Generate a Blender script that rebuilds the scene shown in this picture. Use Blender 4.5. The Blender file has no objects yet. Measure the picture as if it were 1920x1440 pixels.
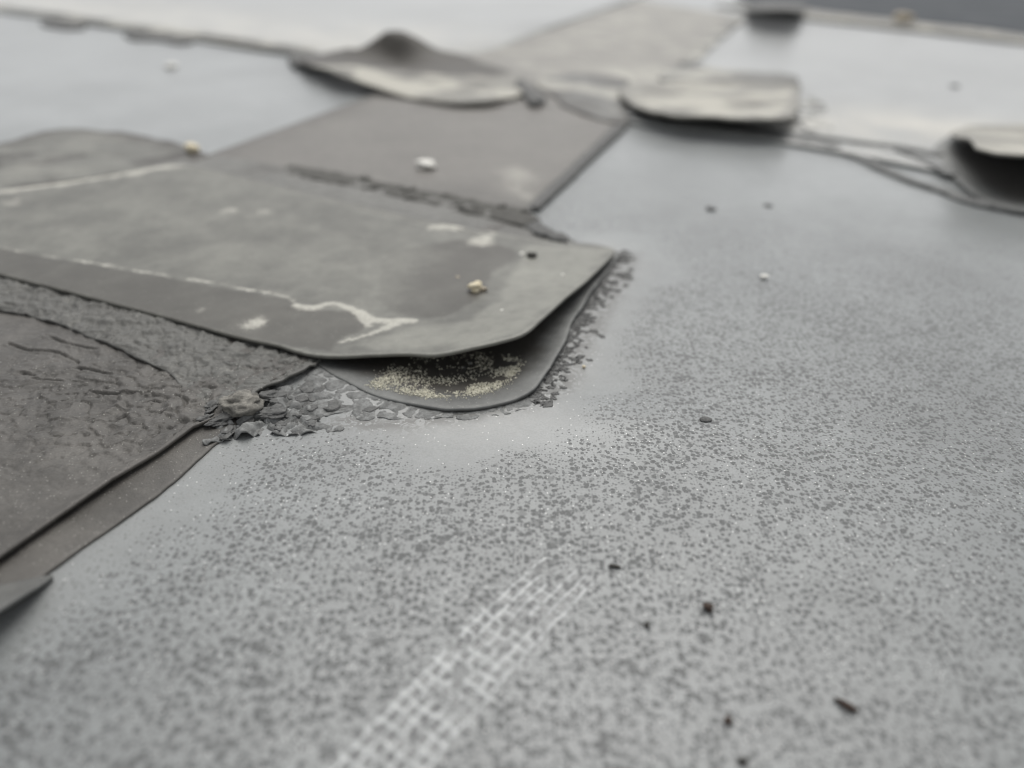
import bpy, math, random
import numpy as np
from mathutils.geometry import delaunay_2d_cdt
from mathutils import Vector, Matrix

random.seed(7)
RNG = np.random.default_rng(7)
S = bpy.context.scene
COL = S.collection
MM = 0.001

# ------------------------------------------------------------------ camera
F, CAM_H = 1400.0, 120.0                     # focal length (px of a 1920 wide picture), camera height in mm
PITCH, ROLL = math.radians(31.6), math.radians(1.8)
FW = np.array([0, math.cos(PITCH), -math.sin(PITCH)])
UP0 = np.array([0, math.sin(PITCH), math.cos(PITCH)])
RT0 = np.array([1.0, 0, 0])
RT = RT0 * math.cos(ROLL) + UP0 * math.sin(ROLL)
UP = UP0 * math.cos(ROLL) - RT0 * math.sin(ROLL)

cam = bpy.data.cameras.new('camera')
cam.sensor_width = 36.0
cam.lens = 36.0 * F / 1920.0
cam.clip_start, cam.clip_end = 0.01, 400.0
cam.dof.use_dof = True
cam.dof.focus_distance = 0.202
cam.dof.aperture_fstop = 5.9
cam.dof.aperture_blades = 0
cam_o = bpy.data.objects.new('camera', cam)
COL.objects.link(cam_o)
M = Matrix(((RT[0], UP[0], -FW[0]), (RT[1], UP[1], -FW[1]), (RT[2], UP[2], -FW[2])))
cam_o.matrix_world = Matrix.Translation((0, 0, CAM_H * MM)) @ M.to_4x4()
S.camera = cam_o

# ------------------------------------------------------------------ sky, sun, exposure
SUN_EL, SUN_AZ = math.radians(62), math.radians(10)     # azimuth from +Y (away from the camera) towards +X
world = bpy.data.worlds.new('World')
S.world = world
world.use_nodes = True
wn, wl = world.node_tree.nodes, world.node_tree.links
wn.clear()
sky = wn.new('ShaderNodeTexSky')
sky.sky_type = 'NISHITA'
sky.sun_disc = False
sky.sun_elevation = SUN_EL
sky.sun_rotation = SUN_AZ
sky.air_density, sky.dust_density, sky.ozone_density = 1.0, 2.0, 1.0
hs = wn.new('ShaderNodeHueSaturation')                  # cloud cover: the blue is nearly gone
hs.inputs['Saturation'].default_value = 0.08
bg = wn.new('ShaderNodeBackground')
bg.inputs['Strength'].default_value = 0.118
wo = wn.new('ShaderNodeOutputWorld')
wl.new(sky.outputs[0], hs.inputs['Color'])
wl.new(hs.outputs[0], bg.inputs['Color'])
wl.new(bg.outputs[0], wo.inputs['Surface'])

sun = bpy.data.lights.new('sun', 'SUN')
sun.energy = 1.6
sun.angle = math.radians(56)
sun.color = (1.0, 0.965, 0.91)
sun_o = bpy.data.objects.new('sun', sun)
COL.objects.link(sun_o)
sd = Vector((math.sin(SUN_AZ) * math.cos(SUN_EL), math.cos(SUN_AZ) * math.cos(SUN_EL), math.sin(SUN_EL)))
sun_o.rotation_euler = sd.to_track_quat('Z', 'Y').to_euler()
sun_o.location = sd * 5

S.view_settings.view_transform = 'Standard'
S.view_settings.look = 'None'
S.view_settings.gamma = 1.0
S.view_settings.exposure = 0.46
S.view_settings.use_curve_mapping = False
S.cycles.use_denoising = True
S.cycles.denoising_prefilter = 'ACCURATE'
S.cycles.use_adaptive_sampling = False
S.cycles.pixel_filter_type = 'BLACKMAN_HARRIS'
S.cycles.filter_width = 1.0
S.cycles.max_bounces = 6

# ------------------------------------------------------------------ helpers
def G(px, py, z=0.0):
    """place on the roof (mm) at height z that the photograph shows at pixel px, py"""
    d = FW * F + RT * (px - 960) - UP * (py - 720)
    t = (z - CAM_H) / d[2]
    return np.array([d[0] * t, d[1] * t, z])

def GP(pts):
    return np.array([G(p[0], p[1], p[2] if len(p) > 2 else 0.0) for p in pts])

def _h(ix, iy, seed):
    n = (ix.astype(np.int64) * 374761393 + iy.astype(np.int64) * 668265263 + seed * 1442695041) & 0xFFFFFFFF
    n = ((n ^ (n >> 13)) * 1274126177) & 0xFFFFFFFF
    return ((n ^ (n >> 16)) & 0xFFFFFF) / float(0xFFFFFF)

def vnoise(x, y, seed=0):
    ix, iy = np.floor(x), np.floor(y)
    fx, fy = x - ix, y - iy
    fx, fy = fx * fx * (3 - 2 * fx), fy * fy * (3 - 2 * fy)
    a, b = _h(ix, iy, seed), _h(ix + 1, iy, seed)
    c, d = _h(ix, iy + 1, seed), _h(ix + 1, iy + 1, seed)
    return (a * (1 - fx) + b * fx) * (1 - fy) + (c * (1 - fx) + d * fx) * fy

def fbm(x, y, wl_mm, octv=4, seed=0):
    s, a, t = 0.0, 1.0, 0.0
    k = 1.0 / wl_mm
    for i in range(octv):
        c, n = math.cos(0.7 * i), math.sin(0.7 * i)
        s = s + a * (vnoise((x * c - y * n) * k + 17 * i, (x * n + y * c) * k, seed + i) * 2 - 1)
        t += a; a *= 0.5; k *= 2.03
    return s / t

def ridged(x, y, wl_mm, octv=3, seed=0):
    s, a, t = 0.0, 1.0, 0.0
    k = 1.0 / wl_mm
    for i in range(octv):
        s = s + a * (1 - np.abs(vnoise(x * k + 31 * i, y * k, seed + i) * 2 - 1))
        t += a; a *= 0.5; k *= 2.1
    return s / t

def worley(x, y, cell, seed=0):
    """F1, F2 distances in units of the cell"""
    u, v = x / cell, y / cell
    iu, iv = np.floor(u), np.floor(v)
    f1 = np.full(u.shape, 9.0); f2 = np.full(u.shape, 9.0)
    for di in (-1, 0, 1):
        for dj in (-1, 0, 1):
            cx, cy = iu + di, iv + dj
            d = np.hypot(cx + _h(cx, cy, seed) - u, cy + _h(cx, cy, seed + 5) - v)
            f2 = np.minimum(f2, np.maximum(f1, d)); f1 = np.minimum(f1, d)
    return f1, f2

def dline(x, y, pl):
    """distance (mm) to a polyline and the position along it, 0..1"""
    best = np.full(x.shape, 1e9); tt = np.zeros(x.shape)
    n = len(pl) - 1
    for i in range(n):
        a, b = pl[i][:2], pl[i + 1][:2]
        ab = b - a
        L = max(float(ab @ ab), 1e-9)
        t = np.clip(((x - a[0]) * ab[0] + (y - a[1]) * ab[1]) / L, 0, 1)
        d = np.hypot(x - a[0] - t * ab[0], y - a[1] - t * ab[1])
        m = d < best
        best = np.where(m, d, best); tt = np.where(m, (i + t) / n, tt)
    return best, tt

def inside(x, y, poly):
    r = np.zeros(x.shape, bool)
    j = len(poly) - 1
    for i in range(len(poly)):
        xi, yi, xj, yj = poly[i][0], poly[i][1], poly[j][0], poly[j][1]
        r ^= ((yi > y) != (yj > y)) & (x < (xj - xi) * (y - yi) / (yj - yi + 1e-12) + xi)
        j = i
    return r

def sdf(x, y, poly):
    """signed distance, positive inside"""
    d, _ = dline(x, y, np.vstack([poly, poly[:1]]))
    return np.where(inside(x, y, poly), d, -d)

def sstep(a, b, x):
    t = np.clip((x - a) / (b - a), 0, 1)
    return t * t * (3 - 2 * t)

def catmull(pts, step, closed=True):
    pts = np.asarray(pts, float)
    n = len(pts)
    out = []
    segs = n if closed else n - 1
    for i in range(segs):
        if closed:
            p0, p1, p2, p3 = pts[i - 1], pts[i], pts[(i + 1) % n], pts[(i + 2) % n]
        else:
            p0, p1, p2, p3 = pts[max(i - 1, 0)], pts[i], pts[i + 1], pts[min(i + 2, n - 1)]
        L = np.linalg.norm(p2[:2] - p1[:2])
        d0, d1, d2 = [max(np.linalg.norm(q) ** .5, 1e-4) for q in (p1[:2] - p0[:2], p2[:2] - p1[:2], p3[:2] - p2[:2])]
        m1 = (p1 - p0) / d0 - (p2 - p0) / (d0 + d1) + (p2 - p1) / d1
        m2 = (p2 - p1) / d1 - (p3 - p1) / (d1 + d2) + (p3 - p2) / d2
        if not closed and i == 0: m1 = (p2 - p1) / d1
        if not closed and i == segs - 1: m2 = (p2 - p1) / d1
        m1, m2 = m1 * d1, m2 * d1
        k = max(1, int(round(L / step)))
        for j in range(k):
            t = j / k
            out.append((2*t**3-3*t**2+1)*p1 + (t**3-2*t**2+t)*m1 + (-2*t**3+3*t**2)*p2 + (t**3-t**2)*m2)
    if not closed: out.append(pts[-1])
    return np.array(out)

def tps(ctrl, x, y, smooth=0.0):
    """thin plate surface through the control points"""
    c = np.asarray(ctrl, float)
    sc = 50.0
    P = c[:, :2] / sc
    n = len(P)
    def U(r2): return np.where(r2 > 1e-12, r2 * np.log(r2 + 1e-12), 0)
    K = U(((P[:, None] - P[None]) ** 2).sum(-1)) + np.eye(n) * smooth
    A = np.zeros((n + 3, n + 3))
    A[:n, :n] = K; A[:n, n] = 1; A[:n, n+1:] = P
    A[n:, :n] = A[:n, n:].T
    w = np.linalg.solve(A, np.concatenate([c[:, 2], np.zeros(3)]))
    q = np.stack([x, y], -1) / sc
    r = w[n] + q @ w[n+1:]
    for i in range(n):
        r = r + w[i] * U(((q - P[i]) ** 2).sum(-1))
    return r

def mesh_obj(name, verts_mm, faces, mat, parent=None, attrs=None, smooth=True, origin=None):
    v = np.asarray(verts_mm, float) * MM
    if origin is None:
        origin = np.array([v[:, 0].mean(), v[:, 1].mean(), v[:, 2].min()])
    else:
        origin = np.asarray(origin, float) * MM
    base = np.array(parent.location) if parent is not None else np.zeros(3)
    me = bpy.data.meshes.new(name)
    me.from_pydata((v - origin).tolist(), [], [list(map(int, f)) for f in faces])
    me.polygons.foreach_set('use_smooth', [smooth] * len(me.polygons))
    for k, a in (attrs or {}).items():
        at = me.attributes.new(k, 'FLOAT', 'POINT')
        at.data.foreach_set('value', np.ascontiguousarray(a, np.float32))
    me.update()
    o = bpy.data.objects.new(name, me)
    if mat: me.materials.append(mat)
    COL.objects.link(o)
    if parent is not None: o.parent = parent
    o.location = (origin - base).tolist()
    return o

def empty(name, loc_mm):
    o = bpy.data.objects.new(name, None)
    o.empty_display_size = 0.01
    COL.objects.link(o)
    o.location = (np.asarray(loc_mm, float) * MM).tolist()
    return o

def tag(o, label=None, cat=None, group=None, kind=None):
    if label: o['label'] = label
    if cat: o['category'] = cat
    if group: o['group'] = group
    if kind: o['kind'] = kind
    return o

def sheet(name, outline, spacing, thick, mat, ctrl=(), relief=None, attrf=None, parent=None, closed_smooth=True,
          rough_edge=0.0, fine=None, smooth=0.0, edge_wl=4.0, zctrl=None):
    """a rubber sheet with a free outline (mm): thin plate surface through its rim and control points, real thickness and a rounded edge"""
    ol = np.asarray(outline, float)
    rim = catmull(ol, spacing) if closed_smooth else ol
    if rough_edge:
        c = rim[:, :2]
        nx = np.roll(c, -1, 0) - np.roll(c, 1, 0)
        nn = np.stack([nx[:, 1], -nx[:, 0]], -1) / (np.linalg.norm(nx, axis=1)[:, None] + 1e-9)
        k = fbm(c[:, 0], c[:, 1], edge_wl, 4, 91) * rough_edge
        rim = rim.copy(); rim[:, :2] += nn * k[:, None]
    n = len(rim)
    x0, y0 = rim[:, :2].min(0); x1, y1 = rim[:, :2].max(0)
    def grid(sp, box):
        gx, gy = np.meshgrid(np.arange(box[0], box[2], sp), np.arange(box[1], box[3], sp * 0.866))
        gx = gx + (np.arange(gx.shape[0]) % 2)[:, None] * sp * 0.5
        gx = gx.ravel() + RNG.uniform(-.15, .15, gx.size) * sp
        gy = gy.ravel() + RNG.uniform(-.15, .15, gy.size) * sp
        return gx, gy
    gx, gy = grid(spacing, (x0, y0, x1, y1))
    keep = sdf(gx, gy, rim[:, :2]) > spacing * 0.55
    gx, gy = gx[keep], gy[keep]
    if fine is not None:                               # a denser stretch: (spacing, polygon)
        fs, fp = fine
        hx, hy = grid(fs, (*fp.min(0)[:2], *fp.max(0)[:2]))
        k2 = inside(hx, hy, fp) & (sdf(hx, hy, rim[:, :2]) > fs * 0.8)
        k1 = ~inside(gx, gy, fp)
        gx, gy = np.concatenate([gx[k1], hx[k2]]), np.concatenate([gy[k1], hy[k2]])
    allv = [Vector((float(a), float(b))) for a, b in zip(np.concatenate([rim[:, 0], gx]), np.concatenate([rim[:, 1], gy]))]
    r = delaunay_2d_cdt(allv, [], [list(range(n))], 1, 1e-5)
    vv = np.array([(p.x, p.y) for p in r[0]]); faces = [list(f) for f in r[2]]
    x, y = vv[:, 0], vv[:, 1]
    cp = [tuple(p) for p in ol] + [tuple(p) for p in ctrl]
    if zctrl is not None: cp = zctrl
    z = tps(cp, x, y, smooth)
    if relief is not None: z = z + relief(x, y)
    # boundary loop from the faces
    cnt = {}
    for f in faces:
        for i in range(len(f)):
            a, b = f[i], f[(i + 1) % len(f)]
            cnt[(a, b)] = 1
    nxt = {a: b for (a, b) in cnt if (b, a) not in cnt}
    start = next(iter(nxt)); loop = [start]
    while nxt[loop[-1]] != start and len(loop) < len(nxt) + 2: loop.append(nxt[loop[-1]])
    # orientation
    f0 = faces[0]
    ar = (x[f0[1]]-x[f0[0]])*(y[f0[2]]-y[f0[0]])-(x[f0[2]]-x[f0[0]])*(y[f0[1]]-y[f0[0]])
    N = len(vv)
    top = np.stack([x, y, z], -1)
    bot = np.stack([x, y, z - thick], -1)
    lp = np.array(loop)
    c = top[lp, :2]
    tg = np.roll(c, -1, 0) - np.roll(c, 1, 0)
    sgn = 1.0 if ar > 0 else -1.0
    nn = sgn * np.stack([tg[:, 1], -tg[:, 0]], -1) / (np.linalg.norm(tg, axis=1)[:, None] + 1e-9)
    b = min(thick * 0.22, spacing * 0.6)
    r1 = np.column_stack([c + nn * b, top[lp, 2] - b])
    r2 = np.column_stack([c + nn * b, top[lp, 2] - thick + b * .5])
    V = np.vstack([top, bot, r1, r2])
    L = len(loop)
    Fc = list(faces) + [[i + N for i in reversed(f)] for f in faces]
    A, B = 2 * N, 2 * N + L
    for i in range(L):
        j = (i + 1) % L
        Fc.append([loop[j], loop[i], A + i, A + j])
        Fc.append([A + j, A + i, B + i, B + j])
        Fc.append([B + j, B + i, loop[i] + N, loop[j] + N])
    at = {}
    if attrf is not None:
        for k, a in attrf(x, y).items():
            lo = np.full_like(a, .6 if k == 'stain_shade' else 0.0)            # black rubber underneath, also painted gap shade; rim paled as painted highlight
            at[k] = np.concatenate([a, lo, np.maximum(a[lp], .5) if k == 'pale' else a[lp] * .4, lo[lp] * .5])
    o = mesh_obj(name, V, Fc, mat, parent, at)
    return o

# ------------------------------------------------------------------ materials
class NT:
    def __init__(s, name):
        s.m = bpy.data.materials.new(name); s.m.use_nodes = True
        s.t = s.m.node_tree; s.t.nodes.clear()
        s.out = s.t.nodes.new('ShaderNodeOutputMaterial')
        s.b = s.t.nodes.new('ShaderNodeBsdfPrincipled')
        s.t.links.new(s.b.outputs[0], s.out.inputs['Surface'])
        tc = s.t.nodes.new('ShaderNodeTexCoord')
        mp = s.t.nodes.new('ShaderNodeMapping'); mp.inputs['Scale'].default_value = (1000, 1000, 1000)
        s.t.links.new(tc.outputs['Object'], mp.inputs['Vector'])
        s.p = mp.outputs[0]                                # object coordinates in mm
    def set(s, inp, v):
        if hasattr(v, 'is_output'): s.t.links.new(v, inp)
        else: inp.default_value = v
    def math(s, op, a, b=0.0, c=0.0, clamp=False):
        n = s.t.nodes.new('ShaderNodeMath'); n.operation = op; n.use_clamp = clamp
        s.set(n.inputs[0], a); s.set(n.inputs[1], b); s.set(n.inputs[2], c)
        return n.outputs[0]
    def noise(s, wl, detail=3, rough=.55, vec=None, dist=0.0, off=None):
        n = s.t.nodes.new('ShaderNodeTexNoise')
        v = vec if vec is not None else s.p
        if off:
            a = s.t.nodes.new('ShaderNodeVectorMath'); a.operation = 'ADD'
            s.set(a.inputs[0], v); a.inputs[1].default_value = off; v = a.outputs[0]
        s.t.links.new(v, n.inputs['Vector'])
        n.inputs['Scale'].default_value = 1.0 / wl
        n.inputs['Detail'].default_value = detail
        n.inputs['Roughness'].default_value = rough
        n.inputs['Distortion'].default_value = dist
        return n.outputs['Fac']
    def vec_noise(s, wl, amp):
        n = s.t.nodes.new('ShaderNodeTexNoise'); s.t.links.new(s.p, n.inputs['Vector'])
        n.inputs['Scale'].default_value = 1.0 / wl; n.inputs['Detail'].default_value = 3
        a = s.t.nodes.new('ShaderNodeVectorMath'); a.operation = 'SUBTRACT'
        s.t.links.new(n.outputs['Color'], a.inputs[0]); a.inputs[1].default_value = (.5, .5, .5)
        b = s.t.nodes.new('ShaderNodeVectorMath'); b.operation = 'SCALE'; s.t.links.new(a.outputs[0], b.inputs[0]); b.inputs['Scale'].default_value = amp
        c = s.t.nodes.new('ShaderNodeVectorMath'); c.operation = 'ADD'; s.t.links.new(b.outputs[0], c.inputs[0]); s.t.links.new(s.p, c.inputs[1])
        return c.outputs[0]
    def voro(s, cell, vec=None, feature='F1', rnd=1.0):
        n = s.t.nodes.new('ShaderNodeTexVoronoi'); n.feature = feature; n.voronoi_dimensions = '2D'
        s.t.links.new(vec if vec is not None else s.p, n.inputs['Vector'])
        n.inputs['Scale'].default_value = 1.0 / cell
        n.inputs['Randomness'].default_value = rnd
        return n
    def ramp(s, v, lo, hi, a=0.0, b=1.0):
        n = s.t.nodes.new('ShaderNodeMapRange'); n.interpolation_type = 'SMOOTHSTEP'
        s.set(n.inputs['Value'], v)
        for k, q in (('From Min', lo), ('From Max', hi), ('To Min', a), ('To Max', b)): s.set(n.inputs[k], q)
        return n.outputs[0]
    def mix(s, f, a, b):
        n = s.t.nodes.new('ShaderNodeMix'); n.data_type = 'RGBA'
        s.set(n.inputs['Factor'], f)
        for i, q in ((6, a), (7, b)):
            s.set(n.inputs[i], q if hasattr(q, 'is_output') else (*q, 1.0))
        return n.outputs[2]
    def attr(s, name):
        n = s.t.nodes.new('ShaderNodeAttribute'); n.attribute_name = name
        return n.outputs['Fac']
    def scale(s, col, f):
        n = s.t.nodes.new('ShaderNodeMix'); n.data_type = 'RGBA'; n.blend_type = 'MULTIPLY'
        n.inputs['Factor'].default_value = 1.0
        s.set(n.inputs[6], col if hasattr(col, 'is_output') else (*col, 1.0))
        c = s.t.nodes.new('ShaderNodeCombineColor')
        for i in range(3): s.set(c.inputs[i], f)
        s.t.links.new(c.outputs[0], n.inputs[7])
        return n.outputs[2]
    def bump(s, h, dist_mm, strength=1.0, prev=None):
        n = s.t.nodes.new('ShaderNodeBump')
        n.inputs['Strength'].default_value = strength
        n.inputs['Distance'].default_value = dist_mm * MM
        s.t.links.new(h, n.inputs['Height'])
        if prev is not None: s.t.links.new(prev, n.inputs['Normal'])
        return n.outputs[0]
    def done(s, col, rough, normal=None, spec=0.5, sheen=0.0):
        s.b.inputs['Sheen Weight'].default_value = sheen; s.b.inputs['Sheen Roughness'].default_value = .32
        s.set(s.b.inputs['Base Color'], col if hasattr(col, 'is_output') else (*col, 1.0))
        s.set(s.b.inputs['Roughness'], rough)
        s.set(s.b.inputs['Specular IOR Level'], spec)
        if normal is not None: s.t.links.new(normal, s.b.inputs['Normal'])
        return s.m

def sep(n, v):
    q = n.t.nodes.new('ShaderNodeSeparateXYZ'); n.t.links.new(v, q.inputs[0]); return q.outputs

# frame of the fabric mark worn into the near membrane
MK_A, MK_B = G(665, 1400), G(1075, 1060)
_t = (MK_B - MK_A) / np.linalg.norm(MK_B - MK_A); _n = np.array([-_t[1], _t[0], 0])
MK_A, MK_B = MK_A - _n * 5.5, MK_B + _n * .7
MK_C = (MK_A + MK_B) / 2
MK_ANG = math.atan2(MK_B[1] - MK_A[1], MK_B[0] - MK_A[0])
MK_LEN = float(np.linalg.norm(MK_B - MK_A))

def membrane_material(name, tint=(0.188, 0.199, 0.200), mark=False, speck_attr=True):
    n = NT(name)
    big = n.noise(55, 4, .6)
    mid = n.noise(9, 4, .6, off=(40, 0, 0))
    fine = n.noise(0.55, 3, .7)
    base = n.mix(n.ramp(big, .3, .7), tuple(c * .93 for c in tint), tuple(c * 1.1 for c in tint))
    base = n.scale(base, n.ramp(mid, .25, .75, .93, 1.06))
    base = n.scale(base, n.ramp(n.noise(210, 5, .62, off=(70, 20, 0), dist=.6), .3, .7, .84, 1.14))
    base = n.scale(base, n.ramp(fine, .2, .8, .84, 1.16))
    sp = n.attr('speckle') if speck_attr else 0.6
    # dark pin spots of two sizes with ragged rims
    wv = n.vec_noise(0.6, .95)
    v1 = n.voro(1.65, wv); v2 = n.voro(.88, wv); v3 = n.voro(3.6, wv)
    c1 = sep(n, v1.outputs['Color']); c2 = sep(n, v2.outputs['Color']); c3 = sep(n, v3.outputs['Color'])
    dens = n.math('MULTIPLY', sp, n.ramp(n.noise(16, 3, .6, off=(0, 90, 0)), .30, .66, .88, 1.22))
    r1 = n.math('MULTIPLY', n.ramp(c1[0], .1, 1.0, .08, .42), dens)
    s1 = n.ramp(n.math('SUBTRACT', v1.outputs['Distance'], r1), -.02, .05, 1, 0)
    s1 = n.math('MULTIPLY', s1, n.ramp(r1, .06, .12))
    r2 = n.math('MULTIPLY', n.math('MULTIPLY', n.ramp(c2[0], .15, 1.0), .44), dens)
    s2 = n.ramp(n.math('SUBTRACT', v2.outputs['Distance'], r2), -.03, .06, .8, 0)
    s2 = n.math('MULTIPLY', s2, n.ramp(r2, .05, .12))
    r3 = n.math('MULTIPLY', n.ramp(c3[0], .7, 1.0, 0, .3), dens)
    s3 = n.math('MULTIPLY', n.ramp(n.math('SUBTRACT', v3.outputs['Distance'], r3), -.06, .06, .55, 0), n.ramp(r3, .03, .08))
    spots = n.math('MAXIMUM', n.math('MAXIMUM', s1, s2), s3)
    spots = n.math('MULTIPLY', spots, n.ramp(fine, .2, .7, .55, 1.0))
    col = n.mix(n.math('MULTIPLY', spots, .95), base, (0.052, 0.054, 0.055))
    if speck_attr:
        du = n.attr('dust')
        duf = n.math('MULTIPLY', du, n.ramp(n.noise(1.2, 4, .7), .25, .7, .35, 1))
        col = n.mix(duf, col, (0.26, 0.262, 0.255))
        sl = n.attr('silt')
        slf = n.math('MULTIPLY', sl, n.ramp(n.noise(60, 5, .6, off=(3, 0, 0)), .3, .62, .25, 1))
        col = n.mix(slf, col, (0.42, 0.40, 0.345))
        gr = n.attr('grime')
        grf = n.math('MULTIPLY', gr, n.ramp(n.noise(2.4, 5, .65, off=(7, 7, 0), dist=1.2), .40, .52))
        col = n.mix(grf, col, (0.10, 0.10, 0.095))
    h = n.math('ADD', n.math('MULTIPLY', spots, -.6), n.math('MULTIPLY', fine, .9))
    if mark:
        rot = n.t.nodes.new('ShaderNodeVectorRotate'); rot.rotation_type = 'Z_AXIS'
        rot.inputs['Center'].default_value = (MK_C[0], MK_C[1], 0)
        n.t.links.new(n.vec_noise(5.0, 1.9), rot.inputs['Vector']); rot.inputs['Angle'].default_value = -MK_ANG
        q = sep(n, rot.outputs[0])
        u = n.math('SUBTRACT', q[0], float(MK_C[0])); v = n.math('SUBTRACT', q[1], float(MK_C[1]))
        # slight bend of the bundle
        v = n.math('ADD', v, n.math('MULTIPLY', n.math('MULTIPLY', u, u), .0008))
        def lines(t, per, w):
            f = n.math('ABSOLUTE', n.math('SUBTRACT', n.math('FRACT', n.math('DIVIDE', t, per)), .5))
            return n.ramp(f, w, w + .09, 1, 0)
        lv = lines(v, 2.5, .10); lu = lines(u, 3.0, .10)
        hl = MK_LEN / 2
        reg_v = n.math('MULTIPLY', n.ramp(v, -8.5, -6.5), n.ramp(v, 6.5, 8.5, 1, 0))
        reg_u = n.math('MULTIPLY', n.ramp(u, -hl - 22, -hl - 12), n.ramp(u, hl - 5, hl + 3, 1, 0))
        brk = n.ramp(n.noise(8.5, 2, .5, off=(3, 1, 0)), .34, .5)
        brk2 = n.ramp(n.noise(3.4, 4, .65, off=(9, 1, 5)), .3, .55, .1, 1)
        lowu = n.ramp(u, -hl * .3, hl * .9, 1, .25)
        mk = n.math('MAXIMUM', n.math('MULTIPLY', lv, brk), n.math('MULTIPLY', n.math('MULTIPLY', lu, brk), lowu))
        mk = n.math('MULTIPLY', n.math('MULTIPLY', mk, brk2), n.math('MULTIPLY', reg_v, reg_u))
        reg = n.math('MULTIPLY', reg_v, reg_u)
        cell = n.math('MULTIPLY', n.math('MULTIPLY', n.ramp(lv, 0, .4, 1, 0), n.ramp(lu, 0, .4, 1, 0)), n.math('MULTIPLY', reg, .5))
        col = n.mix(n.math('MULTIPLY', cell, brk2), col, (0.12, 0.122, 0.124))
        h = n.math('ADD', h, n.math('MULTIPLY', mk, 1.5))
        col = n.mix(n.math('MULTIPLY', mk, .5), col, (0.55, 0.57, 0.57))
    # glints painted in as pale dots
    g = n.voro(1.5, feature='F1'); gc = sep(n, g.outputs['Color'])
    gl = n.math('MULTIPLY', n.ramp(g.outputs['Distance'], .08, .12, 1, 0), n.ramp(gc[1], .9, .93))
    col = n.mix(n.math('MULTIPLY', gl, .75), col, (0.8, 0.8, 0.78))
    nb = n.bump(h, 0.055, .9)
    return n.done(col, n.math('ADD', .30, n.math('MULTIPLY', spots, .35)), nb, .5, .34)

def rubber_material(name, tint, dusty=(0.50, 0.49, 0.44), grit=.5, rough=.5, sheen=.05, bump=.12):
    """weathered sheet rubber: attributes dust (pale tide marks), stain (brown-black, with painted shade), pale (bleached, with painted rim highlight)"""
    n = NT(name)
    big = n.noise(26, 4, .6); mid = n.noise(5, 5, .65, off=(11, 3, 0)); fine = n.noise(.45, 3, .7)
    col = n.mix(n.ramp(big, .36, .64), tuple(c * .78 for c in tint), tuple(c * 1.2 for c in tint))
    col = n.scale(col, n.ramp(mid, .25, .75, .82, 1.18))
    col = n.scale(col, n.ramp(fine, .2, .8, 1 - .3 * grit, 1 + .3 * grit))
    pale = n.attr('pale'); st = n.attr('stain_shade'); du = n.attr('dust')
    col = n.mix(n.math('MULTIPLY', pale, n.ramp(mid, .2, .7, .6, 1)), col, tuple(c * 2.2 for c in tint))
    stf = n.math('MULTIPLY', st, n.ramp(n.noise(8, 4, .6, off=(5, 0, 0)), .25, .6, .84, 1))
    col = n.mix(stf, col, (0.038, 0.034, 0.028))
    duf = n.math('MULTIPLY', du, n.ramp(n.noise(1.1, 4, .75, off=(1, 2, 0)), n.math('SUBTRACT', .62, n.math('MULTIPLY', du, .42)), n.math('SUBTRACT', .84, n.math('MULTIPLY', du, .42)), .12, 1))
    duf = n.math('MULTIPLY', duf, n.ramp(n.noise(.7, 4, .8, off=(8, 2, 0)), .3, .6, .35, .85))
    col = n.mix(duf, col, dusty)
    g = n.voro(1.1); gc = sep(n, g.outputs['Color'])
    gl = n.math('MULTIPLY', n.ramp(g.outputs['Distance'], .05, .1, 1, 0), n.ramp(gc[1], 1.0 - .17 * grit, 1.02 - .17 * grit))
    col = n.mix(n.math('MULTIPLY', gl, .5 + .4 * grit), col, (0.7, 0.69, 0.64))  # sparkle painted as sparse pale dots
    h = n.math('ADD', n.math('MULTIPLY', fine, .6), n.math('MULTIPLY', mid, .8))
    return n.done(col, n.math('ADD', rough, n.math('MULTIPLY', duf, .3)), n.bump(h, bump, .8), .45, sheen)

def simple_material(name, a, b, wl=1.0, rough=.7, bump=.1, spec=.4):
    n = NT(name)
    f = n.noise(wl, 4, .65)
    col = n.mix(n.ramp(f, .3, .7), a, b)
    fine = n.noise(wl * .3, 3, .7, off=(4, 4, 4))
    col = n.scale(col, n.ramp(fine, .2, .8, .8, 1.2))
    return n.done(col, rough, n.bump(n.math('ADD', f, fine), bump, .9), spec)

MEM = membrane_material('grey membrane', mark=True)
MEM_FAR = membrane_material('grey membrane sheet', tint=(0.205, 0.212, 0.208))
DIM_REFLECTION = simple_material('painted dim reflection', (0.035, 0.042, 0.05), (0.06, 0.066, 0.074), 90, .75, .2, .15)  # dark tone painted in for a dim reflection
PATCH = rubber_material('patch rubber', (0.108, 0.108, 0.095), grit=.4)
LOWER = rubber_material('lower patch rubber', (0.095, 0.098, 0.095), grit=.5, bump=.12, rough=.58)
TAPE = rubber_material('tape rubber', (0.066, 0.066, 0.061), grit=.8, bump=.35)
STRIP = rubber_material('strip rubber', (0.068, 0.064, 0.058), grit=1.0, bump=.3)
FARP = rubber_material('far patch rubber', (0.125, 0.122, 0.11), dusty=(0.50, 0.485, 0.43), grit=.3, sheen=.05, rough=.62)
SEAL = simple_material('dried sealant', (0.068, 0.069, 0.068), (0.132, 0.133, 0.13), 1.6, .75, .28)
DARK_SEAL = simple_material('grimy sealant', (0.045, 0.044, 0.04), (0.10, 0.098, 0.09), 1.8, .8, .25)
SEAL_MID = simple_material('dusty sealant', (0.095, 0.097, 0.095), (0.20, 0.205, 0.202), 2.4, .7, .2)
SEAL_PALE = simple_material('chalky sealant', (0.11, 0.107, 0.097), (0.235, 0.225, 0.2), 2.2, .8, .3)
GRAN = simple_material('lichen grit', (0.34, 0.325, 0.25), (0.66, 0.64, 0.54), .8, .9, .1)
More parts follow.
